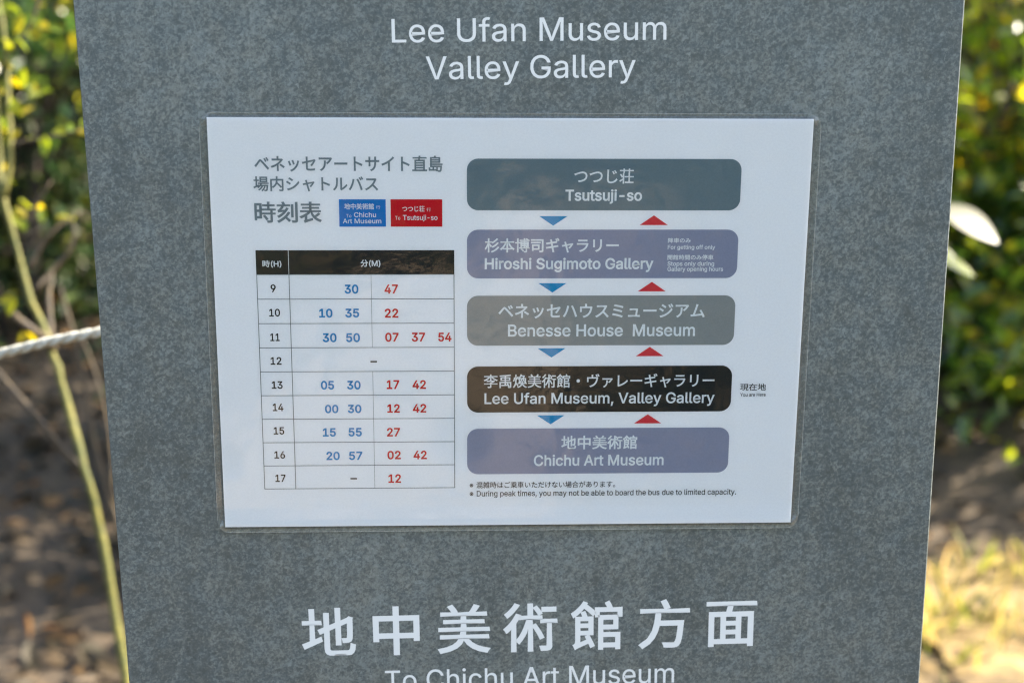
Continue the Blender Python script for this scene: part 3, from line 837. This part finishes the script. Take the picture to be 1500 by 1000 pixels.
def film():
    """Clear pouch: sealed rim lying on the steel, middle bulging over the sheet, lower edge lifting slightly."""
    W, H, R = 152.6, 109.4, 6.0
    xs = np.unique(np.concatenate([np.linspace(-W, W, 46), [-148.5, 148.5, -148.7, 148.7, -149.6, 149.6, -149.8, 149.8, -W + 0.3, W - 0.3]]))
    ys = np.unique(np.concatenate([np.linspace(-108.6, 108.2, 34), [-105.7, 105.7, -105.9, 105.9, -106.8, 106.8, -107, 107, -108.3, 107.9]]))
    Y0, Y1 = ys[0], ys[-1]

    def hgt(x, y):
        d = min(148.6 - abs(x), 105.8 - abs(y))
        k = min(1, max(0, (d + 1.0) / 1.0))
        z = 0.0003 + (ZP + 0.00045 - 0.0003) * k
        lift = max(0, (-y - 96) / 12) ** 2 * 0.0013
        return z + lift

    v, idx = [], {}
    for j, y in enumerate(ys):
        for i, x in enumerate(xs):
            X, Yy = x, y
            # round the four corners by pulling grid points on to the arc
            cx, cy = (W - R) * np.sign(x), (Y1 - R if y > 0 else Y0 + R)
            if abs(x) > W - R and (y > Y1 - R or y < Y0 + R):
                dx, dy = x - cx, y - cy
                L = max(abs(dx), abs(dy))
                q = math.hypot(dx, dy)
                if q > 0:
                    X, Yy = cx + dx * L / q, cy + dy * L / q
            idx[i, j] = len(v)
            v.append((X / 1000, Yy / 1000, hgt(X, Yy)))
    f = [(idx[i, j], idx[i + 1, j], idx[i + 1, j + 1], idx[i, j + 1]) for j in range(len(ys) - 1) for i in range(len(xs) - 1)]
    mb = MB()
    mb.add(v, f)
    o = link("laminate_film", mb.mesh("laminate_film"), FILM, poster)
    o.data.materials.append(FILM_RIM)
    o.data.materials.append(FILM_EDGE)
    for p in o.data.polygons:
        c = p.center * 1000
        if abs(c.x) > W - 0.3 or c.y > Y1 - 0.3 or c.y < Y0 + 0.3:
            p.material_index = 2
        elif abs(c.x) > 148.6 or abs(c.y) > 105.8:
            p.material_index = 1
    return o


film()

# ------------------------------------------------------------------ vegetation
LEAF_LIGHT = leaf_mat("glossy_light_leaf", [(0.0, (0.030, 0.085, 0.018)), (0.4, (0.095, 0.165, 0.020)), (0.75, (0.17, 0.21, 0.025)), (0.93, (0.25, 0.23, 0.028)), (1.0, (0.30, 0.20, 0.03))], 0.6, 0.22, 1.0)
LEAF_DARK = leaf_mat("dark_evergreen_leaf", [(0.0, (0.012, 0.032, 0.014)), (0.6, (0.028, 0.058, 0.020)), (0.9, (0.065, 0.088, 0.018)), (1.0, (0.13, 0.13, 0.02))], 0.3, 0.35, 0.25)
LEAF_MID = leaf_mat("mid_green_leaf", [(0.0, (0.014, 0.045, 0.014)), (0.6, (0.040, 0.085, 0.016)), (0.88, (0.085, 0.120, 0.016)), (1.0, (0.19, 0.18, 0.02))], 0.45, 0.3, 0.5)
LEAF_YOUNG = leaf_mat("young_yellow_leaf", [(0.0, (0.06, 0.10, 0.012)), (0.6, (0.13, 0.15, 0.016)), (1.0, (0.22, 0.19, 0.02))], 0.5, 0.55, 0.15)
LEAF_PALE = leaf_mat("broad_pale_leaf", [(0.0, (0.075, 0.078, 0.045)), (1.0, (0.095, 0.095, 0.055))], 0.25, 0.45, 0.3)
LITTER = leaf_mat("dry_leaf_litter", [(0.0, (0.012, 0.008, 0.004)), (0.5, (0.032, 0.020, 0.009)), (0.8, (0.085, 0.045, 0.016)), (1.0, (0.34, 0.18, 0.06))], 0.15, 0.6, 0.3)
GRASS = leaf_mat("short_grass", [(0.0, (0.06, 0.085, 0.015)), (0.5, (0.15, 0.145, 0.04)), (1.0, (0.32, 0.25, 0.10))], 0.4, 0.5, 0.3)
BARK = bark_mat("brown_bark", (0.018, 0.013, 0.009), (0.055, 0.042, 0.030))
MOSS = bark_mat("mossy_bark", (0.040, 0.048, 0.006), (0.115, 0.105, 0.016), 45)
TWIG = bark_mat("tan_bark", (0.016, 0.011, 0.005), (0.050, 0.033, 0.012), 50)


def leaves_mesh(name, pos, axis, nrm, length, width, fold=0.18, droop=0.12):
    """One mesh of many folded leaf blades: 8 vertices, 4 quads each."""
    N = len(pos)
    axis = axis / np.linalg.norm(axis, axis=1, keepdims=True)
    side = np.cross(nrm, axis)
    side /= np.linalg.norm(side, axis=1, keepdims=True) + 1e-9
    up = np.cross(axis, side)
    L, Wd = length[:, None], width[:, None]

    def p(t, s, z):
        return pos + axis * (L * t) + side * (Wd * s) + up * (Wd * z - L * droop * t * t)

    V = np.stack([p(0, 0, 0), p(.32, .46, fold), p(.68, .40, fold), p(1, 0, 0), p(.68, -.40, fold), p(.32, -.46, fold), p(.34, 0, 0), p(.68, 0, 0)], 1)
    q = np.array([(0, 6, 1, 1), (6, 7, 2, 1), (7, 3, 2, 2), (0, 5, 6, 6), (6, 5, 4, 7), (7, 4, 3, 3)])
    faces = []
    base = np.arange(N) * 8
    for tri in ((0, 6, 1), (6, 7, 2, 1), (7, 3, 2), (0, 5, 6), (6, 5, 4, 7), (7, 4, 3)):
        faces += (base[:, None] + np.array(tri)[None]).tolist()
    me = bpy.data.meshes.new(name)
    me.from_pydata(V.reshape(-1, 3).tolist(), [], faces)
    me.update()
    return me


def rand_dirs(n, zmin=-0.3):
    d = rng.normal(size=(n, 3))
    d[:, 2] = np.abs(d[:, 2]) * 0.7 + zmin * rng.random(n)
    return d / np.linalg.norm(d, axis=1, keepdims=True)


def shrub(x, y, h, r, nclust, per, leaf, mat, label, low=0.12, cat="shrub", group=None, spread=0.16):
    z0 = gz(x, y)
    root = empty("shrub", (x, y, z0))
    tag(root, label, cat, group)
    cl = []
    while len(cl) < nclust:
        p = rng.uniform(-1, 1, 3)
        q = np.linalg.norm(p)
        if low < 0.1:                      # dense, leafy to the ground
            u = rng.random()
            rr = math.sqrt(1 - u * u) * (0.35 + 0.65 * math.sqrt(rng.random()))
            a = rng.uniform(0, 2 * math.pi)
            bump = 1 + 0.2 * math.sin(5 * a + 4 * u + x)
            cl.append((rr * r * bump * math.cos(a), rr * r * bump * math.sin(a), h * (0.04 + 0.96 * u)))
        elif 0.35 < q < 1 and rng.random() < q:
            bump = 1 + 0.25 * math.sin(5 * math.atan2(p[1], p[0]) + 3 * p[2] + x)
            cl.append((p[0] * r * bump, p[1] * r * bump, h * (low + (1 - low) * (p[2] * 0.5 + 0.5))))
    cl = np.array(cl)
    mb = MB()
    for k in range(5):
        a = 2 * math.pi * k / 5 + rng.random()
        e = Vector((math.cos(a) * r * 0.5, math.sin(a) * r * 0.5, h * 0.75))
        mb.tube(spline([(math.cos(a) * .05, math.sin(a) * .05, -0.05), e * 0.5 + Vector((0, 0, 0.06)), e], 6), np.linspace(0.022, 0.007, 7), 6)
    for c in cl[:60]:
        a = math.atan2(c[1], c[0])
        b0 = Vector((c[0] * .25, c[1] * .25, c[2] * .5))
        mb.tube(spline([b0, (Vector(c) + b0) * .5 + Vector((0, 0, .05)), c], 4), np.linspace(0.010, 0.003, 5), 5)
    link("stems", mb.mesh("stems"), BARK, root, True)
    n = nclust * per
    ctr = np.repeat(cl, per, 0)
    pos = ctr + rng.normal(size=(n, 3)) * spread * r
    pos[:, 2] = np.maximum(pos[:, 2], 0.03)
    out = pos - np.array([0, 0, h * .45])
    ax = out / (np.linalg.norm(out, axis=1, keepdims=True) + 1e-6) * 0.6 + rng.normal(size=(n, 3)) * 0.6
    nr = rng.normal(size=(n, 3)) * 0.55 + np.array([0, 0, 1.0])
    Lg = leaf * rng.uniform(0.6, 1.25, n)
    link("foliage", leaves_mesh("foliage", pos, ax, nr, Lg, Lg * rng.uniform(.38, .52, n)), mat, root)
    return root


def rcol(px, d):
    """Ground x for a column of the frame at a given distance beyond the panel."""
    p = at(px, 480, 1.0) - CAM
    k = (d - CAM.y) / p.y
    return CAM.x + p.x * k


# right of the sign
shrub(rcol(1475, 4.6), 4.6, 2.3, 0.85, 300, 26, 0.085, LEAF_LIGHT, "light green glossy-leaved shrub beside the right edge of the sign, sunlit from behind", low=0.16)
shrub(2.60, 3.85, 1.35, 0.85, 170, 28, 0.085, LEAF_LIGHT, "bright green shrub added at the right border of the view to shade the ground", low=0.08)  # added as a blocker that shades the ground on the right
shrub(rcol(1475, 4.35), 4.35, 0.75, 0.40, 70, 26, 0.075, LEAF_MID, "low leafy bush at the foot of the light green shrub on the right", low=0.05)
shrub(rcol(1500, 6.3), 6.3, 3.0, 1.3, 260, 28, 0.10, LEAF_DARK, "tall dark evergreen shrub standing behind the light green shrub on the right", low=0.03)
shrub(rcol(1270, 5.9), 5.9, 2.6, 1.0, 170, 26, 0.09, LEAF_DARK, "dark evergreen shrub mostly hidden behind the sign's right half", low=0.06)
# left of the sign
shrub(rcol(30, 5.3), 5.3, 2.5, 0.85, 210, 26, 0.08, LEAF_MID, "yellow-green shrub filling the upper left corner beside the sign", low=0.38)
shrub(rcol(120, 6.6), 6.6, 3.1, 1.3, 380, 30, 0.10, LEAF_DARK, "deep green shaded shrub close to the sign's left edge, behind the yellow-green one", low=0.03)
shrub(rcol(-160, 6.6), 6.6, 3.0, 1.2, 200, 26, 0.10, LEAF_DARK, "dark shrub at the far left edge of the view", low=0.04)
shrub(0.35, 4.7, 2.7, 1.05, 230, 30, 0.09, LEAF_DARK, "unseen dark shrub added straight behind the sign to shade the left ground", low=0.06)  # this and the next two: hidden blockers added to shade the left ground
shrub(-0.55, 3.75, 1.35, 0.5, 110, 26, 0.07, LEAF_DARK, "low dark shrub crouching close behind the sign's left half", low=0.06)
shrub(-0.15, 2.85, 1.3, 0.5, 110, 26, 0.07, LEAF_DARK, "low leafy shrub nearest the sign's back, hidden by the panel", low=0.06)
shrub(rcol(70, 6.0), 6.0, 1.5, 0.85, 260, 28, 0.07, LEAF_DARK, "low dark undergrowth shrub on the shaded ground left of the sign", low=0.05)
# behind the camera, unseen: shrubs added for dark reflections in the glossy sheet
shrub(0.85, -2.3, 1.15, 0.62, 130, 26, 0.08, LEAF_DARK, "dark shrub facing the front of the sign from across the path", low=0.03)
shrub(-0.27, -6.7, 0.55, 0.42, 60, 24, 0.06, LEAF_DARK, "small low dark shrub added behind the camera to darken the reflection in the header band", low=0.03)
shrub(-1.5, -5.0, 1.2, 0.85, 150, 26, 0.09, LEAF_DARK, "dark shrub farther along the path, facing the front of the sign", low=0.03)


def woodland():
    N = 42000
    ang = rng.uniform(0, 2 * math.pi, N)
    rad = rng.uniform(10.5, 14.5, N)
    hz = rng.random(N) ** 0.9 * (4.2 + 1.3 * np.sin(ang * 7) + 0.8 * np.sin(ang * 17 + 1))
    away = np.cos(ang - math.radians(-90)) > 0.2
    sunny = np.cos(ang - math.radians(32)) > 0.72
    hz = np.where(away, hz * 0.55, np.where(sunny, hz * 0.5, hz))
    pos = np.stack([rad * np.cos(ang), rad * np.sin(ang) + 1.0, hz], 1)
    L = rng.uniform(.16, .34, N)
    me = leaves_mesh("woodland", pos, rand_dirs(N), rng.normal(size=(N, 3)) + np.array([0, 0, 1]), L, L * .6)
    o = link("woodland", me, LEAF_DARK)
    tag(o, "dark green mass of woodland closing off the clearing behind the shrubs", "woodland", kind="stuff")


woodland()


def litter():
    N = 12000
    pos = []
    while len(pos) < N:
        x, y = rng.uniform(-4.5, 4.5), rng.uniform(0.6, 8)
        if rng.random() < 0.2:
            y = rng.uniform(-8, -5)
        if rng.random() < 0.25 + 0.75 * (x < 0.6 or y > 3.4):
            pos.append((x, y, gz(x, y) + rng.uniform(0.004, 0.03)))
    pos = np.array(pos)
    ax = rng.normal(size=(N, 3)) * np.array([1, 1, .25])
    nr = rng.normal(size=(N, 3)) * .35 + np.array([0, 0, 1])
    L = rng.uniform(.04, .10, N)
    o = link("leaf_litter", leaves_mesh("leaf_litter", pos, ax, nr, L, L * .5, 0.25, -0.1), LITTER)
    tag(o, "brown dry fallen leaves scattered over the soil behind the sign", "leaf litter", kind="stuff")


litter()


def grass():
    tufts = 100
    P, AX, L = [], [], []
    for _ in range(tufts):
        if rng.random() < 0.86:
            x, y = rng.uniform(0.6, 3.0), rng.uniform(1.4, 2.9)
        else:
            x, y = rng.uniform(-3.2, -0.4), rng.uniform(1.4, 4.5)
        k = int(rng.integers(14, 40))
        for _ in range(k):
            dx, dy = rng.normal(0, .05, 2)
            P.append((x + dx, y + dy, gz(x, y)))
            AX.append((rng.normal(0, .45), rng.normal(0, .45), 1))
            L.append(rng.uniform(.04, .14))
    P, AX, L = np.array(P), np.array(AX), np.array(L)
    o = link("grass", leaves_mesh("grass", P, AX, rng.normal(size=P.shape) * np.array([1, 1, .1]), L, L * .10, .1, .35), GRASS)
    tag(o, "thin yellow-green grass tufts growing from the sunlit soil", "grass", kind="stuff")


grass()


# leaning sapling left of the sign: stems and leaves placed along their real depth
def sapling():
    D = 1.75
    base = at(215, 1180, D)
    g = at(250, 1400, D + 0.05)
    g.z = gz(g.x, g.y) - 0.03
    root = empty("sapling", (g.x, g.y, gz(g.x, g.y)))
    tag(root, "thin leaning sapling with mossy yellow-green stem left of the sign, behind the rope", "sapling")
    off = Vector(root.location)
    mb = MB()

    def br(m, pix, r0, r1, n=14, pre=()):
        pts = list(pre) + [at(*p) for p in pix]
        path = [Vector(q) - off for q in spline(pts, n)]
        rad = np.linspace(r0, r1, n + 1) * (1 + 0.10 * rng.normal(size=n + 1).clip(-1.5, 1.5))
        path = [q + Vector(rng.normal(0, r0 * 0.10, 3)) for q in path]
        m.tube(path, rad, 8)

    br(mb, [(215, 1180, D), (186, 1000, D), (165, 880, D), (147, 775, D), (128, 700, D - .01), (106, 620, D), (88, 555, D), (75, 508, D), (60, 470, D), (42, 430, D), (22, 355, D), (5, 290, D), (-2, 215, D + .02), (-8, 120, D), (-14, 20, D), (-20, -60, D)], 0.0066, 0.0026, 46, pre=[g])
    br(mb, [(5, 290, D), (15, 225, D), (12, 150, D), (9, 80, D), (0, 15, D), (-8, -50, D)], 0.0040, 0.0022, 16)
    link("trunk", mb.mesh("trunk"), MOSS, root, True)
    def twig(*a):
        tw = MB()
        br(tw, *a)
        link("twig", tw.mesh("twig"), TWIG, root, True)

    twig([(78, 515, D), (74, 470, D + .04), (72, 435, D + .08), (76, 400, D + .1)], 0.0040, 0.0020, 10)
    twig([(-40, 500, D + .1), (0, 548, D + .05), (45, 600, D), (82, 645, D), (128, 700, D)], 0.0022, 0.0045, 12)
    twig([(42, 392, D + .1), (60, 362, D + .1), (80, 335, D + .1), (120, 309, D + .12)], 0.0038, 0.0018, 10)
    twig([(30, 320, D + .05), (50, 300, D + .05), (75, 266, D + .05)], 0.0030, 0.0016, 8)
    twig([(52, 425, D + .1), (78, 395, D + .12), (104, 362, D + .12), (108, 338, D + .12), (104, 318, D + .12)], 0.0036, 0.0016, 10)
    twig([(15, 215, D), (45, 205, D), (85, 200, D), (122, 188, D)], 0.0028, 0.0012, 10)
    twig([(20, 460, D - .05), (40, 478, D - .05), (62, 492, D - .03), (78, 510, D)], 0.0040, 0.0055, 8)
    twig([(9, 80, D), (30, 60, D), (52, 20, D), (60, -30, D)], 0.0024, 0.0012, 8)
    spots = [(24, 68), (17, 105), (26, 150), (32, 172), (45, 130), (60, 134), (10, 200), (58, 203), (68, 214), (118, 190), (12, 200), (28, 298), (24, 316),
             (30, 340), (24, 437), (36, 482), (52, 135), (95, 195), (6, 20), (40, 45), (55, 10), (30, 20), (70, 40), (14, 250), (8, 165), (62, 300), (105, 318), (35, 95), (22, 60), (2, 130)]
    pos = np.array([at(px + rng.normal(0, 3), py + rng.normal(0, 3), D + rng.normal(0, .03)) - off for px, py in spots for _ in range(2)])
    n = len(pos)
    L = rng.uniform(.012, .026, n)
    link("foliage", leaves_mesh("foliage", pos, rng.normal(size=(n, 3)), rng.normal(size=(n, 3)) + np.array([0, -.4, .6]), L, L * .55), LEAF_YOUNG, root)


sapling()


def second_stem():
    D = 2.05
    g = at(300, 1150, D)
    g.z = gz(g.x, g.y) - 0.03
    root = empty("sapling", (g.x, g.y, gz(g.x, g.y)))
    tag(root, "bare tan stem rising close to the sign's left edge, half hidden behind the mossy sapling", "sapling")
    off = Vector(root.location)
    mb = MB()
    pts = [g, at(240, 960, D), at(196, 830, D), at(165, 742, D), at(140, 655, D), at(128, 590, D), at(116, 520, D), at(98, 455, D), at(88, 420, D)]
    mb.tube([Vector(q) - off for q in spline(pts, 24)], np.linspace(0.006, 0.0022, 25), 8)
    link("trunk", mb.mesh("trunk"), TWIG, root, True)
    tw = MB()
    pts = [at(166, 742, D), at(160, 640, D), at(148, 575, D), at(132, 525, D), at(115, 485, D)]
    tw.tube([Vector(q) - off for q in spline(pts, 12)], np.linspace(0.0036, 0.002, 13), 7)
    link("twig", tw.mesh("twig"), TWIG, root, True)


second_stem()


def broadleaf():
    D = 1.9
    g = at(1330, 900, D)
    g.z = gz(g.x, g.y) - 0.02
    root = empty("young_plant", (g.x, g.y, gz(g.x, g.y)))
    tag(root, "young plant with one broad pale leaf reaching out from behind the sign's right edge", "plant")
    off = Vector(root.location)
    mb = MB()
    pts = [g, at(1335, 700, D), at(1350, 500, D), at(1362, 380, D), at(1372, 300, D)]
    mb.tube([Vector(q) - off for q in spline(pts, 18)], np.linspace(0.006, 0.003, 19), 7)
    link("stem", mb.mesh("stem"), BARK, root, True)
    spec = [((1372, 300), (1464, 352), (0.25, -0.6, 0.75), .56), ((1360, 372), (1428, 402), (.1, -.3, .9), .5), ((1362, 350), (1404, 388), (.4, -.3, .8), .45), ((1362, 380), (1300, 400), (-.2, -.4, .9), .5),
            ((1352, 500), (1290, 480), (-.2, -.2, .9), .5), ((1350, 470), (1376, 520), (.2, .3, .9), .4)]
    for (a, b, nn, wr) in spec:
        pa, pb = at(*a, D), at(*b, D - .02)
        v = pb - pa
        # outline blade with a rounded middle
        L = v.length
        lm = MB()
        ax = v.normalized()
        nv = Vector(nn)
        nv = (nv - ax * nv.dot(ax)).normalized()
        sd = ax.cross(nv)
        K = 10
        vv, ff = [], []
        for i in range(K + 1):
            t = i / K
            w = wr * L * 0.5 * math.sin(math.pi * min(1, t * 0.96 + 0.02)) ** 0.8
            c = pa + ax * (L * t) - nv * (L * 0.15 * (t - .4) ** 2) - off
            vv += [c - sd * w + nv * w * .2, c, c + sd * w + nv * w * .2]
        for i in range(K):
            for j in (0, 1):
                q = i * 3 + j
                ff.append((q, q + 1, q + 4, q + 3))
        lm.add(vv, ff)
        link("leaf", lm.mesh("leaf"), LEAF_PALE if b == (1464, 352) else LEAF_LIGHT, root, True)


broadleaf()


# ------------------------------------------------------------------ rope and its post
def rope():
    A0, B0 = at(-420, 668, 1.10), at(330, 452, 1.04)
    pts = [A0, at(-60, 538, 1.06), at(40, 508, 1.05), at(146, 486, 1.04), B0]
    path = spline(pts, 260)
    mb = MB()
    R0, rs, pitch = 0.0018, 0.0022, 0.034
    P = [Vector(p) for p in path]
    s = 0
    fr = []
    for i, p in enumerate(P):
        t = (P[min(i + 1, len(P) - 1)] - P[max(i - 1, 0)]).normalized()
        sd = t.cross(Vector((0, 0, 1))).normalized()
        up = sd.cross(t)
        if i:
            s += (P[i] - P[i - 1]).length
        fr.append((p, sd, up, s))
    for k in range(3):
        ph = 2 * math.pi * k / 3
        q = [p + (sd * math.cos(ph + 2 * math.pi * d / pitch) + up * math.sin(ph + 2 * math.pi * d / pitch)) * R0 for p, sd, up, d in fr]
        mb.tube(q, [rs] * len(q), 7)
    m = bark_mat("white_rope_fibre", (0.26, 0.25, 0.21), (0.44, 0.42, 0.35), 400)
    o = link("barrier_rope", mb.mesh("barrier_rope"), m, None, True)
    tag(o, "white twisted barrier rope stretched low left of the sign", "rope")
    for end, lab in ((B0, "rough wooden rope post hidden behind the sign"), (A0, "rough wooden rope post outside the left edge")):
        pm = MB()
        z0 = gz(end.x, end.y)
        pm.tube([(0, 0, -.1), (0.004, 0, .3), (0, .003, .6), (.002, 0, end.z - z0 + .10), (.002, 0, end.z - z0 + .115)], [.034, .033, .032, .031, .024], 14)
        po = link("rope_post", pm.mesh("rope_post"), BARK, None, True)
        d = (B0 - A0).normalized() * 0.028 * (1 if end is B0 else -1)
        po.location = (end.x + d.x, end.y + d.y, z0)
        tag(po, lab, "post", "wooden posts holding the rope")


rope()
